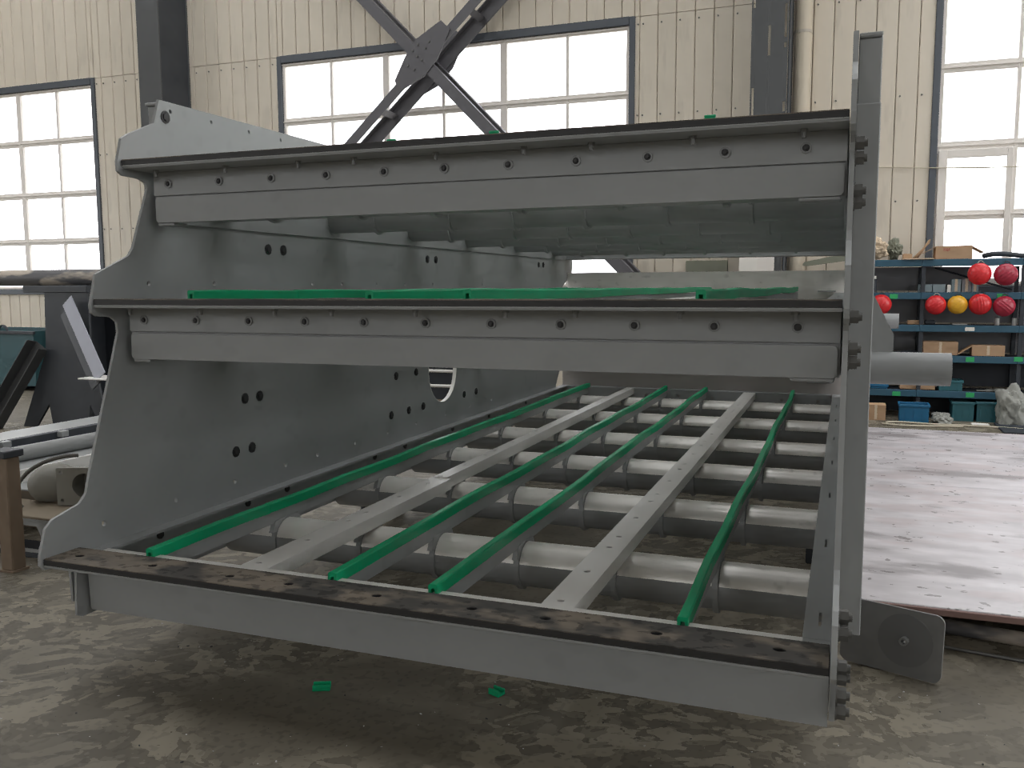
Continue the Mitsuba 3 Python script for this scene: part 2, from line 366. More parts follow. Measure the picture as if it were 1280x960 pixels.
# ---- crossed wall bracing between the columns
br = thing('cross_bracing', 'dark steel X bracing with a bolted gusset in front of the wide window', 'bracing')
CX, CZ = -5.73, 4.80
def bar_mesh(y0, y1, ang, s0, s1, w, flange):
    """one angle of the bracing: a wide leg in the wall's plane and a narrow one across it"""
    u = V([math.cos(ang), 0, math.sin(ang)]); n = V([-math.sin(ang), 0, math.cos(ang)])
    a = bx(s0, s1, 0, .012, -w / 2, w / 2); fl = bx(s0, s1, 0, flange, w / 2 - .012, w / 2)
    return oriented(cat(a, fl), (CX, y0, CZ), u, V([0, 1, 0]), n)
aA, aB = math.radians(-45.4), math.radians(41.7)
for (yy, fl) in ((11.66, .09), (12.16, -.09)):
    obj('angle_bar', bar_mesh(yy, 0, aA, -6.3, 0.0, .16, fl), 'brace_paint', br); obj('angle_bar', bar_mesh(yy, 0, aA, 0.0, 6.2, .16, fl), 'brace_paint', br)
    obj('angle_bar', bar_mesh(yy, 0, aB, -6.0, 6.0, .14 if fl > 0 else .2, fl), 'brace_paint', br)
gp = Polygon([(-5.83, 5.10), (-5.43, 5.32), (-5.29, 5.19), (-5.49, 4.80), (-5.70, 4.58), (-6.09, 4.41), (-6.17, 4.56), (-6.00, 4.87)])
obj('gusset_plate', ext(gp, 'y', 11.645, 11.66), 'brace_paint', br)
obj('gusset_plate', ext(affinity.translate(gp, .0, 0), 'y', 12.172, 12.186), 'brace_paint', br)
for i, (dx, dz) in enumerate([(-.12, .1), (-.04, .18), (.08, .12), (.14, .2), (-.2, -.1), (-.1, -.16), (.02, -.04), (-.05, .02)]): obj('bolt', cyl((CX + dx - .02, 11.63, CZ + dz + .05), (CX + dx - .02, 11.65, CZ + dz + .05), .016, 6), 'bolt_steel', br)
for ang in (aA, aB):
    for s in (-4.4, -2.3, -.95, .95, 2.3, 4.4):
        u = V([math.cos(ang), 0, math.sin(ang)]); n = V([-math.sin(ang), 0, math.cos(ang)])
        obj('batten', oriented(bx(-.05, .05, 0, .5, -.012, .012), V([CX, 11.66, CZ]) + u * s, u, V([0, 1, 0]), n), 'brace_paint', br)

# ================================================================== THE VIBRATING SCREEN
vs = thing('vibrating_screen', 'large unfinished grey steel vibrating screen frame with three decks', 'screen machine')
XL, XR = -3.03, -0.004
def ngon(cy, cz, r, n=16): return Point(cy, cz).buffer(r, quad_segs=n // 4)
prof = [(2.74, .28), (2.735, .42), (2.66, .452), (2.605, .458), (2.587, .48), (2.59, .52), (2.623, .625), (2.66, .655), (2.80, .69), (2.838, .725), (2.86, .80), (2.99, 1.185), (3.065, 1.41), (3.06, 1.455), (3.03, 1.478),
        (2.95, 1.484), (2.922, 1.50), (2.917, 1.53), (2.955, 1.665), (3.15, 1.75), (3.178, 1.785), (3.285, 2.06), (3.275, 2.085), (3.235, 2.10), (3.14, 2.103), (3.112, 2.12), (3.11, 2.16), (3.14, 2.265), (3.18, 2.29), (3.345, 2.365), (3.385, 2.479),
        (9.9, 2.479), (10.1, 2.42), (10.09, 1.94), (10.06, 1.76), (9.68, 1.60), (9.66, 1.50), (9.60, .664), (9.45, .50), (9.45, .28)]
holes = [(3.42, 2.405, .018)] + [(y, 2.437, .010) for y in (3.457, 3.747, 4.049, 4.337, 4.7)] + [(y, 1.627, .012) for y in (3.264, 3.721, 4.62, 4.957, 5.405, 5.82, 6.292, 6.8, 7.3)]
holes += [(4.183, 1.817, .022), (4.326, 1.818, .022), (8.85, 1.837, .022), (9.0, 1.84, .022), (6.2, 1.82, .02), (6.35, 1.82, .02)]
holes += [(3.931, 1.008, .024), (4.06, 1.007, .024), (3.84, .731, .024), (3.977, .731, .024), (5.575, .69, .024), (5.849, .69, .024), (6.091, .69, .024), (5.658, .966, .024), (5.978, .966, .024), (6.876, .692, .024), (7.139, .69, .024), (8.8, 1.0, .024), (8.95, 1.0, .024)]
holes += [(y, .573, .013) for y in (2.925, 3.375, 3.824, 4.282, 4.618, 5.068, 5.52, 5.97, 6.5, 7.0, 7.5)]
pp = Polygon(prof)
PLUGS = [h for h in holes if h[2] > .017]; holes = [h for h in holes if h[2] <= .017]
for (y, z, r) in holes: pp = pp.difference(ngon(y, z, r, 12))
pp = pp.difference(ngon(6.46, .945, .268, 48))
obj('side_plate', ext(pp, 'x', XL - .014, XL), 'paint', vs, label='left grey side plate with bolt holes and a large round opening')
obj('side_plate', ext(pp, 'x', XR, XR + .018), 'paint', vs, label='right grey side plate seen edge on')
PLUG = ply(cat(cyl((XL - .02, 0, 0), (XL + .004, 0, 0), .029, 16), cyl((XL + .004, 0, 0), (XL + .009, 0, 0), .019, 6)), 'bolt_and_hole_black')  # near-black plugs stand in for the shade inside open plate holes
for (y, z, r) in PLUGS: inst('dark_hole_plug', PLUG, vs, (0, y, z))
# thin bare rim left where the plate was cut at its upper corner
obj('opening_rim', ring('x', (6.46, .945), .262, .268, XL - .03, XL + .001, 64), 'paint_edge', vs, label='pale rim of the round opening')

# outside stiffeners, lifting ears, spring tubes and brackets on the right; same on the left
for sx, x0, x1 in ((1, XR + .018, .094), (-1, XL - .095, XL - .014)):
    xo = x1 if sx > 0 else x0
    obj('stiffener', cat(bx(x0, x1, 3.40, 3.412, .31, 2.235, .003), bx(min(xo, xo - sx * .012), max(xo, xo - sx * .012), 3.412, 3.52, .31, 2.235)), 'paint', vs)
    xa, xb = (XR + .02, .092) if sx > 0 else (XL - .10, XL - .016)
    obj('lifting_ear', cat(bx(xa, xb, 3.42, 3.434, 2.0, 2.46, .003), bx(xa, xb, 3.40, 3.55, 2.46, 2.474, .003), bx(xa, xa + .012, 3.434, 3.54, 2.0, 2.46)), 'paint', vs)
    for (yc, zc, L) in ((4.3, 1.232, .445), (9.3, 1.262, .49)):
        xs0, xe = (XR + .018, L) if sx > 0 else (XL - .014, XL - L)
        tb = obj('spring_tube', ring('x', (yc, zc), .064, .073, min(xs0, xe), max(xs0, xe), 48), 'paint', vs, smooth=35)
        sgn = 1 if sx > 0 else -1
        g = Polygon([(xs0, zc + .34), (xs0 + sgn * .10, zc + .34), (xs0 + sgn * .195, zc + .152), (xs0 + sgn * .195, zc + .071), (xs0, zc + .071)])
        obj('gusset', ext(g, 'y', yc - .006, yc + .006), 'paint', vs)

# hex bolts: shared ply dicts
def hexhead(axis, sgn, r, t, rw, tw):
    """washer, head and thread end, growing along sgn*axis from the origin"""
    A = [Point(0, 0).buffer(rw, quad_segs=5), Polygon([(r * math.cos(a), r * math.sin(a)) for a in np.arange(6) * np.pi / 3]), Point(0, 0).buffer(r * .55, quad_segs=3)]
    L = [(0, tw), (tw, tw + t), (tw + t, tw + t * 1.45)]
    return cat(*[ext(p, axis, sgn * a, sgn * b) for p, (a, b) in zip(A, L)])
BOLT_OUT = ply(hexhead('x', 1, .024, .024, .028, .005), 'bolt_steel')
WASHER = ply(cat(ext(Point(0, 0).buffer(.0195, quad_segs=6).difference(Point(0, 0).buffer(.0125, quad_segs=6)), 'y', -.007, 0)), 'bolt_paint')
SOCKET = ply(cat(ext(Point(0, 0).buffer(.013, quad_segs=5), 'y', -.004, 0), ext(Polygon([(.0075 * math.cos(a), .0075 * math.sin(a)) for a in np.arange(6) * np.pi / 3]), 'y', -.012, -.004)), 'bolt_and_hole_black')
STUD = ply(cat(ext(Polygon([(.0135 * math.cos(a), .0135 * math.sin(a)) for a in np.arange(6) * np.pi / 3]), 'z', -.012, 0), ext(Point(0, 0).buffer(.008, quad_segs=3), 'z', -.030, -.012)), 'bolt_paint')

FRONT_X = [-2.912, -2.629, -2.353, -2.076, -1.799, -1.525, -1.25, -.975, -.70, -.42, -.145]
HOLE_X = [-2.925, -2.545, -2.172, -1.905, -1.534, -1.164, -.898, -.525, -.150]
BARS = [(-2.70, 'rail'), (-2.205, 'flat'), (-1.805, 'rail'), (-1.375, 'rail'), (-.917, 'flat'), (-.475, 'rail')]
TUBE_Y = [3.80, 4.87, 5.94, 6.98, 8.16, 9.33]
USEC = [(-.018, -.030), (-.018, .012), (-.013, .017), (.013, .017), (.018, .012), (.018, -.030), (.008, -.030), (.008, .001), (-.008, .001), (-.008, -.030)]
rng = np.random.RandomState(7)

def front_beam(zd, y0, face, names, bolts):
    """flange at deck level, strip on it, box beam under it; y0 = front of the flange, face = front of the beam"""
    xa, xb = XL + .001, XR - .001
    zt = zd - .0
    if bolts:
        bm = obj('front_beam', cat(bx(xa, xb, y0 + .004, y0 + .275, zt - .012, zt, .002), bx(xa + .03, xb - .004, face, face + .012, zt - .120, zt - .012, .002), bx(xa + .03, xb - .004, face + .012, face + .10, zt - .235, zt - .10),
                                   ext(rounded([(xa + .045, zt - .242), (xb - .012, zt - .236), (xb - .012, zt - .127), (xa + .045, zt - .127)], .018), 'y', face - .010, face + .012)), 'paint', vs, label=names)
    else:
        slab = Polygon([(face - .012, zt - .012), (face + .012, zt - .012), (face + .075, zt - .02), (face + .075, zt - .225), (face - .004, zt - .225)])
        bm = obj('front_beam', cat(bx(xa, xb, y0 + .004, y0 + .275, zt - .012, zt, .002), ext(slab, 'x', xa + .085, xb - .002)), 'paint', vs, label=names)
        gs = Polygon([(face - .05, zt - .012), (face + .12, zt - .012), (face + .12, zt - .25), (face - .035, zt - .25), (face - .06, zt - .235)])
        obj('end_gusset', ext(gs, 'x', xa + .055, xa + .067), 'paint', bm)
        obj('flange_lip', bx(xa + .07, xb - .085, y0 + .19, y0 + .2745, zt, zt + .0015), 'bar_steel', bm, label='bare steel strip of the flange')
    st = sbox(xa + .003, y0, xb - .002, y0 + .18)
    for hx_ in HOLE_X: st = st.difference(affinity.scale(Point(hx_, y0 + .088).buffer(.0165, quad_segs=5), 1.15, .9))
    obj('rubber_strip', ext(st, 'z', zt + .001, zt + .0225), 'strip_black', bm, label='black rubber clamping strip')
    obj('wear_strip', ext(st.buffer(-.001), 'z', zt + .0225, zt + .026), 'strip_rubber', bm, label='stained brown face of the clamping strip with holes')
    obj('flange_edge', bx(xa + .003, xb - .003, y0 - .001, y0 + .004, zt - .005, zt + .0005), 'paint', bm)
    for hx_ in HOLE_X:
        inst('stud', STUD, bm, (hx_, y0 + .10, zt - .012))
    if bolts:
        obj('end_lug', bx(xa + .05, xa + .14, face - .004, face + .09, zt - .256, zt - .242, .003), 'paint', bm); obj('end_lug', bx(xb - .16, xb - .02, face - .004, face + .09, zt - .25, zt - .236, .003), 'paint', bm)
    if bolts:
        for b_ in FRONT_X:
            inst('washer', WASHER, bm, (b_, face, zt - .068)); inst('bolt', SOCKET, bm, (b_, face, zt - .068))
    return bm

def deck(zd, y0, y1, dz_tube, rail_dz=0.0, detail=True):
    zc = zd + dz_tube; rt_ = .110 if detail else .099
    # side angles: flange at deck level and a leg on the plate
    for (xa, xb, xp) in ((XL + .001, XL + .075, XL + .001), (XR - .088, XR - .001, XR - .013)):
        fl = sbox(xa, y0, xb, y1)
        if xp > -1:
            for k in range(7): fl = fl.difference(rounded([(xa + .045, y0 + .12 + k * .95), (xa + .055, y0 + .12 + k * .95), (xa + .055, y0 + .25 + k * .95), (xa + .045, y0 + .25 + k * .95)], .003))
        obj('side_angle', cat(ext(fl, 'z', zd - .012, zd), bx(xp, xp + .012, y0, y1, zd - .235, zd - .012)), 'paint', vs)
    if detail:
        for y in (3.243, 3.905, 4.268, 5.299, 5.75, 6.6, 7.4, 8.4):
            k_ = key_of('dark_angle_plug', vs); scene[k_] = ply(cyl((XL + .013, y, zd - .042), (XL + .02, y, zd - .042), .021, 12), 'bolt_and_hole_black')  # near-black discs stand in for shaded holes in the angle leg
    xs_in = [XL + .012] + [b for b, _ in BARS] + [XR - .012]
    for ti, ty in enumerate(TUBE_Y):
        if ty > y1 - .1 or ty < y0: continue
        tk = obj('cross_tube', cyl((XL + .012, ty, zc), (XR - .012, ty, zc), rt_ - .011, 40), 'paint', vs, smooth=40)
        for i in range(len(xs_in) - 1):
            a, b = xs_in[i] + (.10 if i == 0 else .016), xs_in[i + 1] - (.016 if i < len(xs_in) - 2 else .004)
            ths = np.radians(np.linspace(17, 170, 26))
            o = [(-rt_ * math.cos(t), rt_ * math.sin(t)) for t in ths] + [(-(rt_ - .010) * math.cos(t), (rt_ - .010) * math.sin(t)) for t in ths[::-1]]
            m = ext(Polygon(o), 'x', a, b); m.apply_translation((0, ty, zc))
            obj('liner', m, 'liner_paint', tk, smooth=30)
    for bi, (xc, kind) in enumerate(BARS):
        ys = [t for t in TUBE_Y if y0 < t < y1]
        if kind == 'flat':
            hs = [2.93, 3.28, 3.63]; hy = [h + .873 * k for k in range(8) for h in hs]
            if bi == 1:
                segs = [(xc - .065, xc + .065, y0, 4.66, 0.0, xc - .015), (xc - .045, xc + .04, 4.655, y1 - .1, .007, xc - .012)]
            else: segs = [(xc - .06, xc + .062, y0, y1 - .1, 0.0, xc - .003)]
            for (xa, xb, ya, yb, dz, hxc) in segs:
                p = sbox(xa, ya, xb, yb)
                for h in hy:
                    if ya + .02 < h < yb - .02: p = p.difference(Point(hxc, h).buffer(.0135, quad_segs=4))
                m = cat(ext(p, 'z', zd - .010 + dz, zd + dz), bx(xb - .010, xb, ya, yb, zd - .062, zd - .010 + dz), bx(xa, xa + .010, ya, yb, zd - .062, zd - .010 + dz), bx(xa + .01, xb - .01, ya, yb, zd - .062, zd - .058))  # bottom plate added to shut light out of the bar's holes
                bk = obj('deck_bar', m, 'bar_steel', vs, label='bare grey channel bar with a row of holes' if detail else None)
        else:
            bk = obj('deck_bar', bx(xc - .007, xc + .007, y0, y1 - .05, zd - .075, zd + .012, .002), 'paint', vs)
            n = 60; yy = np.linspace(y0 - .045, y1 - .1, n)
            wob = .004 * np.sin(yy * 2.1 + bi * 1.7) + .003 * np.sin(yy * 5.3 + bi) + .003 * rng.randn() 
            lift = .003 * np.sin(yy * 2.3 + bi * 2.1) + .0015 * np.sin(yy * 6.1)
            path = np.stack([xc + wob, yy, zd + .022 + lift + rail_dz], 1)
            cut = int(n * (.12, .5, .42, .55)[bi % 4]) if bi in (0, 3) else None
            if cut:
                obj('rubber_rail', sweep(USEC, path[:cut + 1]), 'green_rubber', bk, smooth=40, label='green rubber capping pressed on the bar')
                p2 = path[cut:].copy(); p2[:, 2] += .003; p2[:, 0] += .002
                obj('rubber_rail', sweep(USEC, p2), 'green_rubber', bk, smooth=40, label='green rubber capping pressed on the bar')
            else: obj('rubber_rail', sweep(USEC, path), 'green_rubber', bk, smooth=40, label='green rubber capping pressed on the bar')
        for ty in ys:
            sd = ext(Polygon([(ty - .13, zd - .12), (ty + .13, zd - .12), (ty + .10, zd - .062), (ty - .10, zd - .062)]), 'x', xc - .012, xc + .012)
            rg = ring('x', (ty, zc), rt_ - .013, rt_ + .004, xc - .012, xc + .012, 32)
            obj('saddle', cat(sd, rg), 'paint', bk)

LV = [(.48, 2.600, 2.752), (1.532, 2.930, 3.100), (2.145, 3.128, 3.290)]
for (zd, y0, fc), nm, bl in zip(LV, ('lowest front beam, plain grey with a stained strip', 'middle front beam with a row of bolts', 'top front beam with a row of bolts'), (False, True, True)):
    front_beam(zd, y0, fc, nm, bl)
deck(.48, 2.876, 9.70, -.177)
deck(1.532, 3.206, 9.86, -.162, .02, detail=False)
deck(2.145, 3.404, 9.90, -.115, detail=False)
# rear cross members
ra = holed(XL + .09, XR - .1, .35, .47, [])
for x in np.arange(-2.75, -.2, .36): ra = ra.difference(Point(x, .41).buffer(.016, quad_segs=4))
obj('rear_angle', cat(ext(ra, 'y', 9.60, 9.612), bx(XL + .09, XR - .1, 9.60, 9.69, .47, .482)), 'paint', vs)
obj('rear_plate', bx(XL, XR, 9.70, 9.712, .30, .95, .002), 'rear_steel', vs)
obj('rear_plate', bx(XL, XR, 9.88, 9.892, 1.40, 1.765, .002), 'liner_paint', vs)
obj('rear_beam', cat(bx(XL + .001, XR - .001, 9.78, 9.95, 1.915, 1.93, .003), bx(XL + .001, XR - .001, 9.79, 9.80, 1.93, 2.20)), 'paint', vs)
obj('corner_gusset', ext(Polygon([(XR - .26, 9.5), (XR - .09, 9.2), (XR - .09, 9.87), (XR - .26, 9.87)]), 'z', 1.545, 1.557), 'paint', vs)
obj('corner_gusset', bx(XR - .34, XR - .09, 9.62, 9.69, .60, .66, .004), 'paint', vs)
# side bolts on the right plate's outer face
for (y, z) in [(3.3, 2.085), (3.3, 2.035), (3.3, 1.925), (3.3, 1.885), (3.10, 1.50), (3.10, 1.395), (3.10, 1.35), (2.79, .595), (2.76, .555), (2.76, .445), (2.76, .415), (2.70, .385), (2.70, .335)]:
    inst('side_nut', BOLT_OUT, vs, (XR + .018, y, z))
# supports under the frame
for y in (5.25, 8.55):
    for (x0, x1) in ((XL - .08, XL + .12), (XR - .16, XR + .03)):
        obj('support_block', bx(x0, x1, y, y + .3, 0, .243, .008), 'dark_steel', label=f'dark steel packing block under the {"left" if x0 < -2 else "right"} side plate, {"front" if y < 6 else "rear"} one', category='support block', group='packing blocks under the screen frame')

# ================================================================== FLOOR OBJECTS, RIGHT
pl = thing('steel_platform', 'low worn steel plate platform with pinkish sheen right of the screen frame', 'platform')
obj('plate', bx(.105, 4.6, 4.15, 6.745, .168, .200, .003), 'plate_steel', pl, label='front plate with stains')
obj('plate', bx(.105, 4.6, 6.757, 9.40, .168, .200, .003), 'plate_steel', pl, label='rear plate')
obj('rim', bx(.12, 4.59, 4.135, 4.151, .166, .196, .003), 'plate_rim', pl, label='rusty front edge')
for x in (.6, 2.4, 4.2):
    for y in (5.1, 8.0): obj('bearer', bx(x, x + .2, y, y + 1.0, 0, .168, .006), 'dark_steel', pl)
ph = thing('hub_plate', 'grey steel plate with rounded corners and a centre tube standing under the platform edge', 'steel plate')
hp = rounded([(.115, 0), (.52, 0), (.52, .275), (.115, .275)], .035)
hp = hp.difference(Point(.375, .145).buffer(.009))
u = V([.353, -.125, 0]); u /= np.linalg.norm(u); w = V([0.02, .10, .99]); w -= u * (w @ u); w /= np.linalg.norm(w); nrm = np.cross(u, w)
nrm = -nrm if nrm[1] > 0 else nrm
o = V([-.08, 3.945, .006])
hm = ext(hp, 'z', -.012, 0)
obj('plate', oriented(hm, o, u, w, nrm), 'hub_plate', ph)
obj('ring_mark', oriented(ext(Point(.375, .145).buffer(.108, quad_segs=12).difference(Point(.375, .145).buffer(.018)), 'z', -.0005, .0012), o, u, w, nrm), 'hub_ring', ph, label='darker round machined area')
obj('tube', oriented(ext(Point(.375, .145).buffer(.017).difference(Point(.375, .145).buffer(.009)), 'z', -.03, .028), o, u, w, nrm), 'bolt_paint', ph, smooth=40)
obj('foot', oriented(bx(.2, .3, 0, .012, -.16, -.012), o, u, w, nrm), 'hub_plate', ph)
obj('floor_pipe', cyl((.30, 4.42, .034), (2.6, 4.02, .034), .033, 20), 'pipe_worn', smooth=40, label='shiny worn steel pipe lying on the floor under the platform edge', category='pipe')
obj('steel_rod', cyl((.42, 4.20, .008), (2.4, 3.86, .008), .008, 8), 'bolt_steel', label='thin dark rod on the floor in front of the worn pipe', category='rod')
for (x, y, a, s, lb) in ((-1.914, 2.90, 25, .07, 'green rubber offcut on the floor in the shadow, nearer the left'), (-1.238, 3.10, -20, .055, 'green rubber offcut on the floor below the middle of the front beam')):
    m = cat(bx(-s / 2, s / 2, -.021, .021, 0, .012, .002), bx(-s / 2, s / 2, -.021, -.011, .012, .024, .002), bx(-s / 2, s / 2, .011, .021, .012, .024, .002))
    obj('rubber_offcut', rotz(m, a, (0, 0, 0)).apply_translation((x, y, 0)), 'green_rubber', label=lb, category='offcut')
for (x, y, lb) in ((-1.27, 3.20, 'small green offcut lying on the top strip below the bracing'), (-.46, 3.19, 'small green offcut on the top strip left of the slotted column'), (-1.72, 3.22, 'tiny green offcut on the top strip left of the bracing foot')):
    obj('rubber_offcut', cat(bx(x - .02, x + .02, y - .015, y + .015, 2.1715, 2.184, .002), bx(x - .02, x + .02, y - .015, y - .007, 2.184, 2.192, .002)), 'green_rubber', label=lb, category='offcut')
# swarf and crumbs on the floor
R2 = np.random.RandomState(11); ch = []
for i in range(300):
    zone = R2.rand()
    if zone < .45: x, y = R2.uniform(.0, 1.6), R2.uniform(2.4, 4.0)
    elif zone < .85: x, y = R2.uniform(-3.2, 0), R2.uniform(2.2, 3.3)
    else: x, y = R2.uniform(-5, -3), R2.uniform(2.3, 4.5)
    s = R2.uniform(.0012, .0042); m = trimesh.creation.icosahedron(); m.apply_scale((s, s * R2.uniform(.4, 2.2), s * .6)); m = rotz(m, R2.uniform(0, 180), (0, 0, 0)); m.apply_translation((x, y, s * .45)); ch.append(m)
obj('metal_swarf', cat(*ch[:170]), 'metal_pale', label='small pale metal swarf scattered on the concrete floor', category='swarf', kind='stuff')
obj('dark_crumbs', cat(*ch[170:]), 'bolt_and_hole_black', label='small dark crumbs of dirt scattered on the floor', category='crumbs', kind='stuff')
obj('rope', tube(spline([(.5, 11.1, .012), (.62, 11.2, .012), (.85, 11.16, .012), (1.2, 11.14, .012), (1.5, 11.13, .012), (1.9, 11.05, .012)]), .011), 'rope_pale', smooth=True, label='thin pale cord lying on the floor in front of the blue shelf rack', category='cord')
obj('rope', tube(spline([(.45, 11.0, .012), (.7, 10.92, .012), (1.0, 10.98, .012), (1.3, 11.03, .012)]), .011), 'rope_pale', smooth=True, label='second pale cord curving on the floor nearer the platform', category='cord')
obj('floor_mat', bx(1.66, 2.5, 10.75, 11.45, 0, .02, .006), 'rack_dark', label='dark mat on the floor at the right edge before the rack', category='mat')

# ================================================================== SHELF RACK, RIGHT
rk = thing('shelf_rack', 'blue painted steel shelf rack under the right window', 'shelf rack')
RX = [.05, .84, 1.89, 2.94]; RY0, RY1 = 11.6, 12.1
SZ = [1.905, 1.515, 1.130, .768, .345]
for x in RX:
    for y in (RY0 + .01, RY1 - .05): obj('post', bx(x, x + .045, y, y + .045, 0, 1.83, .003), 'rack_dark', rk)
for i, z in enumerate(SZ):
    sk = obj('shelf', bx(RX[0] + .01, RX[-1] + .04, RY0 + .02, RY1, z - .02, z, .002), 'rack_dark', rk)
    for k in range(3):
        obj('edge_beam', bx(RX[k] + .002, RX[k + 1], RY0 - .012, RY0 + .018, z - .075, z + .006, .004), 'rack_blue', sk)
obj('back_sheet', bx(RX[0] + .02, RX[1], RY1 - .008, RY1, 1.54, 1.83), 'board_grey', rk); obj('back_sheet', bx(RX[1] + .05, RX[1] + .62, RY1 - .008, RY1, 1.54, 1.83), 'board_grey', rk)
for (z0, z1) in ((1.15, 1.44), (.79, 1.05), (.37, .69), (.03, .27)): obj('back_sheet', bx(RX[0] + .02, RX[-1], RY1 - .008, RY1, z0, z1), 'board_grey' if z0 > .5 else 'rack_dark', rk)
obj('back_brace', tube([(1.02, RY1 - .02, 1.82), (1.87, RY1 - .02, 1.55)], .012, 6), 'rack_dark', rk)
for (x, z) in ((.545, 1.475), (1.69, 1.478), (1.40, .735), (1.90, .75), (1.42, .315), (.62, .30)): obj('shelf_tag', bx(x - .045, x + .045, RY0 - .016, RY0 - .0125, z - .028, z + .028), 'tag_green', rk, label='small green shelf tag')
obj('shelf_tag', bx(1.33, 1.43, RY0 - .016, RY0 - .0125, 1.07, 1.115), 'paper_white', rk, label='white shelf tag')

def hat(x, z, r, mat, label, group, tilt, grp=None):
    k = thing('hard_hat', label, 'hard hat', group)
    s = trimesh.creation.icosphere(4, 1.0); v = np.array(s.vertices)
    # crown faces the camera (-y): dome of depth .78, brim ring at the back
    ang = np.arctan2(v[:, 2], v[:, 0]); rad = np.hypot(v[:, 0], v[:, 2])
    front = v[:, 1] < 0
    v[:, 1] = np.where(front, v[:, 1] * .80, v[:, 1] * .12)
    c, s_ = math.cos(tilt), math.sin(tilt)
    q = v[:, 0] * s_ - v[:, 2] * c          # distance across the ridge line
    for off in (-.26, 0, .26): v[:, 1] -= np.where(front, .055 * np.exp(-((q - off) / .045) ** 2) * (rad < .85), 0)
    m = trimesh.Trimesh(v * r, s.faces, process=False); m.apply_translation((x, RY0 - .032, z))
    obj('shell', m, mat, k, smooth=True)
    br_ = trimesh.creation.torus(r * .97, r * .055, 40, 8); br_.apply_transform(trimesh.transformations.rotation_matrix(math.pi / 2, [1, 0, 0])); br_.apply_translation((x, RY0 - .021, z))
    obj('brim', br_, mat, k, smooth=True)
    obj('strap', tube(spline([(x - .03, RY0 - .045, z + r * .95), (x, RY0 - .03, z + r * 1.22), (x + .04, RY0 - .04, z + r * .98)], 12), .006, 6), 'plastic_film' if grp else 'rack_dark', k)
GH = 'hard hats hung along the shelf rack'
hat(1.452, 1.735, .124, 'hat_red', 'bright red hard hat with white strap, left one of the upper pair on the rack', GH, .9, 1)
hat(1.722, 1.725, .124, 'hat_crimson', 'dark crimson hard hat, right one of the upper pair on the rack', GH, .7)
hat(.405, 1.378, .118, 'hat_red', 'red hard hat half hidden behind the grey tube bracket', GH, 1.1)
hat(1.006, 1.375, .112, 'hat_red', 'red hard hat left of the yellow hard hat', GH, .6, 1)
hat(1.237, 1.378, .107, 'hat_yellow', 'yellow hard hat hanging among the red ones', GH, .75)
hat(1.474, 1.385, .121, 'hat_red', 'red hard hat directly right of the yellow hard hat', GH, 1.7)
hat(1.722, 1.362, .116, 'hat_crimson', 'dull red hard hat at the right end of the lower row', GH, -.7)

def carton(x0, x1, y0, y1, z0, z1, label, mat='cardboard', flaps=False, tape=True, text=None):
    k = thing('carton', label, 'box')
    obj('body', bx(x0, x1, y0, y1, z0, z1, .004), mat, k)
    if tape: obj('tape', bx((x0 + x1) / 2 - .015, (x0 + x1) / 2 + .015, y0 - .0015, y0, z0 + .01, z1, 0), 'card_pale', k)
    if flaps:
        f1 = bx(x0 - .14, x0, y0 + .01, y1 - .01, -.003, .003); f1.apply_transform(trimesh.transformations.rotation_matrix(math.radians(-28), [0, 1, 0], [x0, 0, 0])); f1.apply_translation((0, 0, z1 - .01)); obj('flap', f1, mat, k)
        f2 = bx(x1, x1 + .14, y0 + .01, y1 - .01, -.003, .003); f2.apply_transform(trimesh.transformations.rotation_matrix(math.radians(30), [0, 1, 0], [x1, 0, 0])); f2.apply_translation((0, 0, z1 - .01)); obj('flap', f2, mat, k)
    if text:
        tm = text_mesh(text, .032, .001, True); vv = np.array(tm.vertices); tm.vertices = np.stack([vv[:, 0], -vv[:, 2], vv[:, 1]], 1); tm.apply_translation((x0 + .075, y0 - .0006, z1 - .062)); obj('print', tm, 'print_red', k)
    return k
z = SZ[0] + .007
carton(.985, 1.375, 11.66, 11.95, z, z + .155, 'open cardboard box with red print on top of the rack', flaps=True, tape=False, text='TRF')
m = trimesh.creation.icosphere(4, 1.0); v = np.array(m.vertices); v *= (.8 + .5 * (nfbm(v * 1.7 + 3, 2, 5) - .5) * 2 + .35 * np.abs(nfbm(v * 4.5 + 3, 3, 6) - .5) * 2)[:, None]; m.vertices = v * [.13, .13, .13]; m.vertices[:, 2] -= m.vertices[:, 2].min(); m.apply_translation((.34, 11.76, z + .001))
obj('plastic_bag', m, 'card_pale', smooth=False, label='crumpled pale wrapping bag at the left end of the rack top', category='bag')
m = trimesh.creation.icosphere(4, 1.0); v = np.array(m.vertices); v *= (.8 + .5 * (nfbm(v * 1.8 + 9, 2, 2) - .5) * 2 + .35 * np.abs(nfbm(v * 4.5 + 9, 3, 3) - .5) * 2)[:, None]; m.vertices = v * [.09, .10, .15]; m.vertices[:, 2] -= m.vertices[:, 2].min(); m.apply_translation((.55, 11.95, z + .001))
obj('paper_sack', m, 'board_olive', smooth=False, label='crumpled dark paper sack beside the pale wrapping bag', category='sack')
obj('card_sheet', bx(.62, .965, 11.55, 11.80, z, z + .012, .002), 'card_pale', label='flat pale cardboard sheet on the rack top', category='cardboard sheet')
fm = bx(-.17, .17, -.1, .1, 0, .008); fm.apply_transform(trimesh.transformations.rotation_matrix(math.radians(-12), [0, 1, 0])); fm.apply_translation((.78, 11.80, z + .045)); fm2 = bx(.62, .95, 11.80, 11.95, z + .012, z + .075, .004)
obj('card_sheet', bx(.63, .73, 11.62, 11.79, z + .0125, z + .07, .004), 'cardboard', label='brown folded cardboard lying on the pale sheet', category='cardboard sheet')
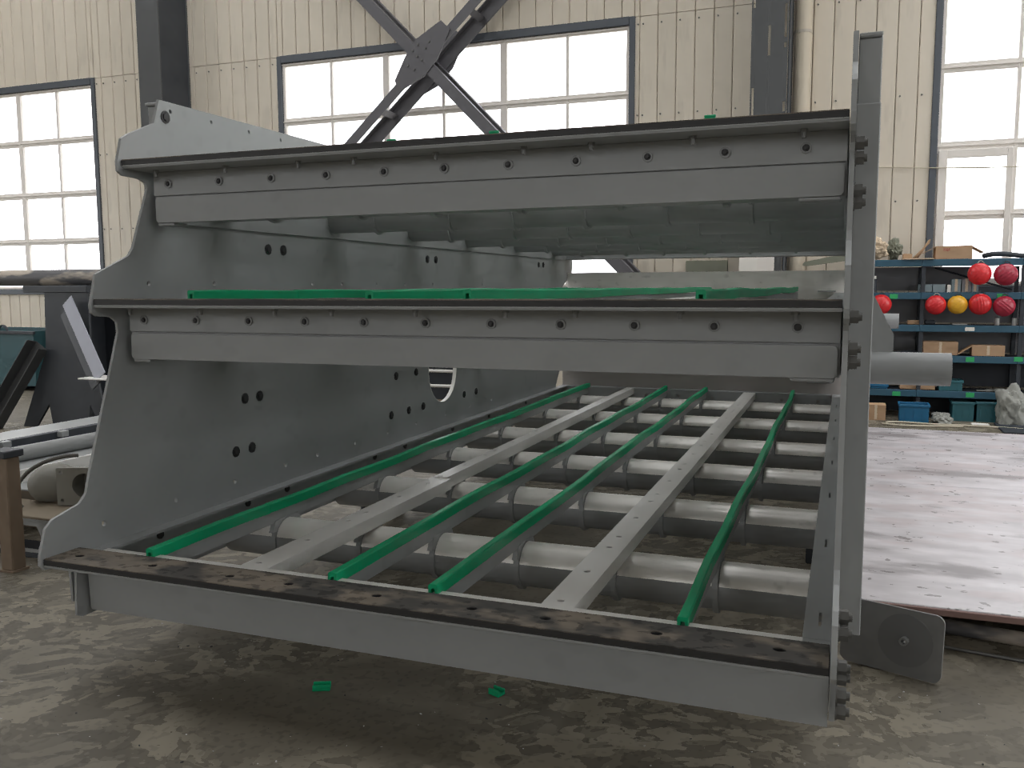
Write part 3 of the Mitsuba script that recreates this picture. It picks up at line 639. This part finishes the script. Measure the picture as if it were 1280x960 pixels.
f3 = cat(*[oriented(bx(-.005, .005, -.12, .12, 0, .28), (.74 + .03 * i, 11.97, z), V([math.cos(.75 - .12 * i), 0, -math.sin(.75 - .12 * i)]), V([0, 1, 0]), V([math.sin(.75 - .12 * i), 0, math.cos(.75 - .12 * i)])) for i in range(3)])
obj('card_stack', cat(f3, bx(.72, .87, 11.84, 12.08, z, z + .012)), 'cardboard', label='leaning cardboard flaps left of the red-printed box', category='cardboard sheet')
obj('dark_hose', tube(spline([(1.50, 11.75, z + .03), (1.62, 11.72, z + .055), (1.8, 11.76, z + .045), (2.1, 11.74, z + .03)]), .028, 8), 'rack_dark', smooth=True, label='dark bundle lying on the rack top right of the boxes', category='hose')
z = SZ[1] + .007
fk = thing('flask', 'dark flask with a white cap on the second shelf', 'flask')
obj('body', cyl((.305, 11.70, z), (.305, 11.70, z + .165), .05, 20), 'rack_dark', fk, smooth=40); obj('cap', cyl((.305, 11.70, z + .165), (.305, 11.70, z + .20), .042, 20), 'paper_white', fk, smooth=40)
carton(.82, .965, 11.66, 11.85, z, z + .095, 'left grey carton of the pair on the second shelf', 'bin_pale', tape=False)
carton(.972, 1.11, 11.66, 11.85, z, z + .095, 'right grey carton of the pair on the second shelf', 'bin_pale', tape=False)
for i, (x0, x1, h, mt) in enumerate(((1.175, 1.275, .155, 'bin_pale'), (1.285, 1.385, .16, 'board_grey'), (1.39, 1.46, .14, 'bin_pale'))):
    carton(x0, x1, 11.68, 11.9, z, z + h, ('pale blue-grey box right of the white label on the second shelf', 'darker grey box in the middle of three on the second shelf', 'narrow blue-grey box below the upper red hat')[i], mt)
obj('label_card', bx(1.125, 1.165, 11.64, 11.66, z, z + .09, .002), 'paper_white', label='small white card standing beside the grey cartons', category='card')
z = SZ[2] + .007
carton(.715, .86, 11.665, 11.8, z, z + .05, 'small brown box lying on the third shelf', tape=False)
for x, lb in ((1.672, 'small metal tin on the third shelf, left of two'), (1.85, 'small metal tin at the right end of the third shelf')):
    tn = thing('tin_can', lb, 'tin'); obj('body', cyl((x, 11.68, z), (x, 11.68, z + .085), .028, 16), 'metal_pale', tn, smooth=40); obj('lid', cyl((x, 11.68, z + .085), (x, 11.68, z + .092), .0265, 16), 'rack_dark', tn, smooth=40)
obj('metal_bar', bx(1.20, 1.36, 11.63, 11.67, z, z + .015, .003), 'metal_pale', label='short pale metal bar on the edge of the third shelf', category='bar')
m = bx(.90, 1.02, 11.66, 11.76, z, z + .055, .015); obj('dark_part', m, 'rack_dark', label='dark machine part beside the small brown box', category='machine part')
z = SZ[3] + .007
carton(.895, 1.275, 11.66, 11.9, z, z + .16, 'long cardboard box on the fourth shelf behind the tube end')
ck9 = carton(1.42, 1.765, 11.63, 11.85, z, z + .125, 'bright cardboard box with one raised flap on the fourth shelf')
fl = bx(-.17, 0, -.1, .1, -.004, .004); fl.apply_transform(trimesh.transformations.rotation_matrix(math.radians(-35), [0, 1, 0])); fl.apply_translation((1.42, 11.73, z + .115)); obj('flap', fl, 'cardboard', ck9)
obj('hand_tools', cat(*[tube([(.55 + .06 * i, 11.66, z + .02), (.75 + .05 * i, 11.75 + .02 * i, z + .03)], .014, 6) for i in range(4)]), 'rack_dark', label='loose dark tools on the fourth shelf left of the boxes', category='tools', kind='stuff')
def bin_(x0, x1, y0, y1, z0, z1, mat, label):
    k = thing('storage_bin', label, 'bin'); t = .008
    o_ = [(x0 + .02, x1 - .02, y0 + .02, y1 - .02)]
    obj('body', cat(bx(x0, x1, y0, y0 + t, z0, z1, .003), bx(x0, x1, y1 - t, y1, z0, z1, .003), bx(x0, x0 + t, y0, y1, z0, z1, .003), bx(x1 - t, x1, y0, y1, z0, z1, .003), bx(x0, x1, y0, y1, z0, z0 + t)), mat, k)
    obj('rim', cat(bx(x0 - .012, x1 + .012, y0 - .012, y0 + .004, z1 - .03, z1, .004), bx(x0 - .012, x1 + .012, y1 - .004, y1 + .012, z1 - .03, z1, .004), bx(x0 - .012, x0, y0, y1, z1 - .03, z1), bx(x1, x1 + .012, y0, y1, z1 - .03, z1)), mat, k)
    obj('rib', cat(*[bx(x0 + (x1 - x0) * f - .006, x0 + (x1 - x0) * f + .006, y0 - .008, y0, z0 + .02, z1 - .03) for f in (.2, .5, .8)]), mat, k)
    return k
z = SZ[4] + .007
bin_(.33, .52, 11.65, 11.9, z, z + .05, 'bin_blue', 'shallow blue tray on the lowest shelf at left')
carton(.66, 1.05, 11.665, 11.85, z, z + .06, 'flat brown carton on the lowest shelf below the grey tube', tape=False)
bin_(1.09, 1.34, 11.64, 11.9, z, z + .125, 'bin_teal', 'teal plastic bin on the lowest shelf')
obj('paper_scraps', cat(*[rotz(bx(-.06, .06, -.02, .02, 0, .012 + .012 * i, .002), 25 * i, (0, 0, 0)).apply_translation((1.56 + .09 * i, 11.72, z)) for i in range(3)]), 'plastic_film', label='pale scraps lying on the lowest shelf right of the green tag', category='scraps', kind='stuff')
carton(.28, .50, 11.34, 11.56, 0, .185, 'cardboard box on the floor below the rack at left')
bin_(.65, .965, 11.30, 11.56, 0, .21, 'bin_blue', 'blue plastic bin on the floor under the rack')
bin_(1.24, 1.47, 11.58, 11.9, 0, .23, 'bin_teal', 'dark teal bin on the floor under the rack, nearer the clear bag')
bin_(1.50, 1.70, 11.58, 11.9, 0, .24, 'bin_teal', 'dark teal bin on the floor under the rack, rightmost of the bins')
def bag(c, s, seed, label, mat='plastic_film'):
    m = trimesh.creation.icosphere(4, 1.0); v = np.array(m.vertices); v *= (1 + .5 * (nfbm(v * 1.7 + seed, 2, seed) - .5) * 2 + .14 * np.abs(nfbm(v * 3.5 + seed, 2, seed + 1) - .5) * 2)[:, None]; v *= s; v[:, 2] = np.maximum(v[:, 2], -s[2] * .7); v[:, 2] -= v[:, 2].min(); m.vertices = v + c
    obj('plastic_bag', m, mat, label=label, category='bag')
bag((1.11, 11.33, 0), (.10, .09, .075), 4, 'small clear plastic bag on the floor between the bins')
bag((1.84, 11.42, 0), (.16, .12, .25), 6, 'large pale plastic sack leaning at the right end of the rack')
obj('paper_sheet', bx(1.42, 1.60, 11.28, 11.40, 0, .012, .003), 'paper_white', label='white paper scrap on the floor near the large plastic sack', category='paper')
obj('wall_wire', tube(spline([(.02, 12.27, 3.10), (.4, 12.272, 3.085), (.9, 12.262, 3.055), (1.3, 12.22, 3.03), (2.4, 12.22, 3.02)]), .007, 6), 'rope_pale', smooth=True, label='thin pale wire running along the wall to the right window', category='wire')
# things on the wall seen through the gap between the decks
obj('olive_board', bx(-2.06, -1.50, 12.235, 12.285, 0.0, 1.955, .004), 'board_olive', label='olive grey board against the wall seen below the top deck', category='board')
obj('brown_board', bx(-1.49, -1.31, 12.225, 12.285, 0.0, 2.07, .004), 'cladding_seam', label='dull brown board between the olive board and the white sheet', category='board')
hk = thing('notice_sheet', 'white paper sheet on a pale panel fixed to the dark column', 'notice')
obj('sheet', bx(-1.268, -1.055, 11.552, 11.558, 1.2, 1.945), 'paper_white', hk); obj('backing', bx(-1.275, -.85, 11.558, 11.598, 1.0, 1.99, .004), 'window_frame', hk)
obj('wooden_paddle', cat(oriented(ext(rounded([(-.3, -.03), (.3, -.05), (.36, .0), (.3, .05), (-.3, .03), (-.36, 0)], .02), 'y', 0, .02), (-.20, 11.95, 1.93), V([.97, 0, .16]), V([0, 1, 0]), V([-.16, 0, .97])), oriented(bx(-.02, .02, 0, .02, -1.95, 0), (.0, 11.96, 1.95), V([1, 0, 0]), V([0, 1, 0]), V([0, 0, 1]))), 'board_olive', label='olive paddle shaped tool standing at the wall right of the column', category='tool')

# ================================================================== LEFT BACKGROUND
tr = thing('pipe_trestle', 'tall dark blue-grey steel trestle carrying the long pipe', 'trestle')
Y0 = 7.6
body = Polygon([(-8.57, 1.565), (-7.93, 1.565), (-7.93, .9), (-7.80, .35), (-7.62, 0), (-7.82, 0), (-7.98, .30), (-8.02, 0), (-8.55, 0), (-8.60, .28), (-8.82, 0), (-9.02, 0), (-8.60, .9)])
obj('front_plate', ext(body, 'y', Y0, Y0 + .03), 'dark_steel', tr)
obj('web', bx(-8.30, -8.26, Y0 + .03, Y0 + .55, 0, 1.565), 'dark_steel', tr)
obj('rear_plate', bx(-8.87, -7.93, Y0 + .55, Y0 + .58, 0, 1.565), 'dark_steel', tr)
obj('side_web', bx(-8.87, -8.84, Y0 + .28, Y0 + .55, .3, 1.565), 'dark_steel', tr)
obj('cap_plate', bx(-8.88, -7.92, Y0 - .02, Y0 + .6, 1.565, 1.645, .006), 'dark_steel', tr)
def slope(p0, p1, wid, dep, parent, name, mat):
    p0, p1 = V(p0), V(p1); ez = (p1 - p0); L = np.linalg.norm(ez); ez /= L; ey = V([0, 1, 0]); ey = ey - ez * (ey @ ez); ey /= np.linalg.norm(ey); ex = np.cross(ey, ez)
    m = cat(bx(-wid / 2, wid / 2, dep - .006, dep, 0, L), bx(-wid / 2, -wid / 2 + .007, 0, dep, 0, L), bx(wid / 2 - .007, wid / 2, 0, dep, 0, L))
    return obj(name, oriented(m, p0, ex, ey, ez), mat, parent)
slope((-9.22, Y0 - .35, 0.02), (-8.66, Y0 - .12, .98), .20, .14, tr, 'strut', 'column_paint')
p0, p1 = V([-7.47, Y0 - .30, .66]), V([-8.14, Y0 - .06, 1.475]); ez = p1 - p0; L = np.linalg.norm(ez); ez /= L; ex = V([0.86, 0.0, .5]); ex -= ez * (ex @ ez); ex /= np.linalg.norm(ex); ey = np.cross(ez, ex)
obj('strut_face', oriented(bx(-.085, .085, -.012, 0, 0, L), p0 + V([0, -.02, 0]), np.cross(V([0, -1, 0]) - ez * (V([0, -1, 0]) @ ez), ez) / np.linalg.norm(np.cross(V([0, -1, 0]) - ez * (V([0, -1, 0]) @ ez), ez)), (V([0, 1, 0]) - ez * ez[1]) / np.linalg.norm(V([0, 1, 0]) - ez * ez[1]), ez), 'strut_lit', tr, label='sloping strut face with the light from above put into its colour')
obj('strut_web', oriented(bx(.085, .24, .0, .012, -.0, L * .98), p0 + V([0, .03, 0]), np.cross(V([0, -1, 0]) - ez * (V([0, -1, 0]) @ ez), ez) / np.linalg.norm(np.cross(V([0, -1, 0]) - ez * (V([0, -1, 0]) @ ez), ez)), (V([0, 1, 0]) - ez * ez[1]) / np.linalg.norm(V([0, 1, 0]) - ez * ez[1]), ez), 'dark_steel', tr)  # shade side of the strut, put in as the darker steel
obj('foot_shelf', bx(-7.72, -7.28, Y0 - .40, Y0 - .05, .635, .65, .003), 'paint_edge', tr, label='pale small plate at the strut foot')
obj('strut_leg', bx(-7.42, -7.36, Y0 - .3, Y0 - .24, 0, .635, .004), 'dark_steel', tr)
obj('long_pipe', ring('x', (Y0 + .22, 1.737), .082, .092, -11.2, -5.9, 40), 'pipe_worn', smooth=35, label='long worn steel pipe lying across the top of the dark trestle', category='pipe')
def skip(x0, x1, y0, y1, z1, mat, label, lug=True):
    k = thing('steel_bin', label, 'steel bin')
    obj('body', cat(bx(x0, x1, y0, y0 + .02, .08, z1, .004), bx(x0, x1, y1 - .02, y1, .08, z1, .004), bx(x0, x0 + .02, y0, y1, .08, z1), bx(x1 - .02, x1, y0, y1, .08, z1), bx(x0, x1, y0, y1, .08, .1)), mat, k)
    obj('rim', cat(bx(x0 - .03, x1 + .03, y0 - .03, y0 + .02, z1 - .05, z1, .006), bx(x0 - .03, x1 + .03, y1 - .02, y1 + .03, z1 - .05, z1, .006)), 'dark_steel', k)
    for f in (.25, .75): obj('foot', bx(x0 + (x1 - x0) * f - .05, x0 + (x1 - x0) * f + .05, y0, y1, 0, .08), 'dark_steel', k)
    if lug:
        a = np.linspace(0, math.pi, 14); xm = x1 - (x1 - x0) * .33
        obj('lifting_lug', tube([(xm + .10 * math.cos(q), y0 + .04, z1 - .02 + .10 * math.sin(q)) for q in a], .018, 8), 'dark_steel', k, smooth=True)
    return k
skip(-14.0, -11.9, 10.3, 11.4, .95, 'skip_teal', 'teal steel bin with a ring lug at the left edge')
skip(-11.3, -9.4, 10.4, 11.4, 1.62, 'skip_green', 'tall dark green steel bin behind the trestle', lug=False)
# grey frame section lying in front of the trestle, on timber
gf = thing('frame_section', 'pale grey painted frame section lying on the floor beyond the brown plank', 'frame section')
obj('plate', bx(-5.62, -5.14, 4.14, 7.2, .385, .40, .003), 'frame_grey', gf)
obj('edge_flange', bx(-5.14, -5.125, 4.14, 7.2, .30, .40, .003), 'paint_edge', gf)
obj('lower_plate', bx(-5.15, -4.88, 4.14, 6.8, .30, .312, .003), 'frame_grey', gf)
obj('tube', cyl((-5.40, 4.14, .455), (-5.30, 6.6, .455), .055, 24), 'frame_grey', gf, smooth=40)
obj('upper_plate', bx(-6.3, -5.62, 4.14, 7.2, .45, .462, .003), 'paint', gf)
obj('rail', bx(-5.66, -5.60, 4.14, 7.2, .462, .52, .004), 'dark_steel', gf)
for y in (4.5, 5.0, 5.6, 6.2): obj('clip', bx(-5.60, -5.55, y, y + .07, .48, .525, .004), 'paint', gf)
for y in (4.3, 6.4): obj('bearer', bx(-6.3, -4.95, y, y + .14, 0, .30, .008), 'plank_brown', gf); obj('packer', bx(-6.3, -5.3, y, y + .14, .30, .385, .008), 'plank_brown', gf)
# cellular beam with plank and motor casting
cb = thing('cellular_beam', 'grey steel beam with dark rounded web openings on the floor at left', 'beam')
wb = sbox(-6.2, .025, -4.12, .225)
for i in range(6):
    cx = -4.575 - .30 * i
    wb = wb.difference(rounded([(cx - .13, .115), (cx - .09, .19), (cx + .09, .19), (cx + .13, .115), (cx + .09, .045), (cx - .09, .045)], .02))
obj('web', ext(wb, 'y', 3.82, 3.832), 'paint', cb)
obj('flange', bx(-6.2, -4.12, 3.80, 4.02, 0, .025, .003), 'dark_steel', cb); obj('flange', bx(-6.2, -4.12, 3.80, 4.02, .225, .245, .003), 'paint', cb)
obj('plank', bx(-6.0, -4.15, 3.78, 4.10, .246, .262, .004), 'plank_brown', label='dirty brown plank lying on the cellular beam', category='plank')
mk = thing('motor_casting', 'grey cast motor end with a square bored flange on the plank', 'motor')
fp = sbox(0, 0, .26, .235).difference(Point(.17, .125).buffer(.075, quad_segs=10))
for (q, r_) in ((.03, .03), (.23, .03), (.03, .205), (.23, .205)): fp = fp.difference(Point(q, r_).buffer(.011))
ux = V([.93, .36, .0]); ux /= np.linalg.norm(ux); uz = V([0, 0, 1]); uy = np.cross(uz, ux)
mo = V([-4.53, 4.02, .268])
obj('flange', oriented(ext(fp, 'y', 0, .03), mo, ux, uy, uz), 'motor_grey', mk)
bm_ = trimesh.creation.icosphere(3, 1.0); v = np.array(bm_.vertices); v[:, 2] = np.maximum(v[:, 2], -.75); bm_.vertices = v * [.16, .15, .13]
obj('casing', oriented(bm_, mo + ux * (-.10) + uy * .18 + V([0, 0, .098]), ux, uy, uz), 'motor_grey', mk, smooth=True)
obj('bore', oriented(ring('y', (.17, .125), .075, .085, .03, .16, 32), mo, ux, uy, uz), 'motor_grey', mk, smooth=40); obj('bore_end', oriented(cyl((.17, .15, .125), (.17, .16, .125), .08, 24), mo, ux, uy, uz), 'motor_grey', mk)
obj('cable', tube(spline([(-4.45, 4.12, .57), (-4.60, 4.05, .545), (-4.72, 3.98, .47), (-4.79, 3.93, .36), (-4.83, 3.90, .282), (-4.76, 3.88, .278), (-4.66, 3.88, .278)]), .012), 'cable_grey', smooth=True, label='grey cable looped over the motor casting', category='cable')
obj('cable', tube(spline([(-5.0, 3.84, .282), (-5.10, 3.86, .31), (-5.05, 3.90, .34), (-4.90, 3.90, .33), (-4.84, 3.86, .30), (-4.92, 3.82, .282), (-5.05, 3.82, .282)]), .018), 'cable_grey', smooth=True, label='dark hose coiled on the plank behind the rusty post', category='hose')
pk = thing('rusty_post', 'rusty brown steel post standing at the left edge of the floor', 'post')
obj('post', bx(-4.46, -4.368, 3.55, 3.64, .01, .66, .006), 'rusty', pk); obj('cap', bx(-4.50, -4.355, 3.53, .0 + 3.66, .66, .70, .005), 'dark_steel', pk); obj('foot', bx(-4.47, -4.358, 3.54, 3.65, 0, .012), 'rusty', pk)
# rack outside the left plate, glimpsed through its round opening
lr = thing('low_rack', 'low pale railed rack with a blue crate seen through the round opening', 'rack')
for z in (.30, .50, .72, .98): obj('rail', cyl((-5.9, 10.6, z), (-4.6, 10.6, z), .022, 10), 'paint_edge', lr, smooth=True)
for x in (-5.85, -4.72): obj('post', bx(x - .025, x + .025, 10.58, 10.63, 0, 1.2, .003), 'frame_grey', lr)
obj('back_board', bx(-5.9, -4.6, 10.95, 10.98, 0, 1.15), 'rack_dark', lr); obj('base', bx(-5.9, -4.6, 10.6, 10.98, .05, .07), 'rusty', lr)
obj('crate', bx(-5.4, -4.9, 10.66, 10.92, .75, 1.10, .01), 'bin_blue', lr)
for k_ in [k for k in scene if k.startswith('_')]: del scene[k_]
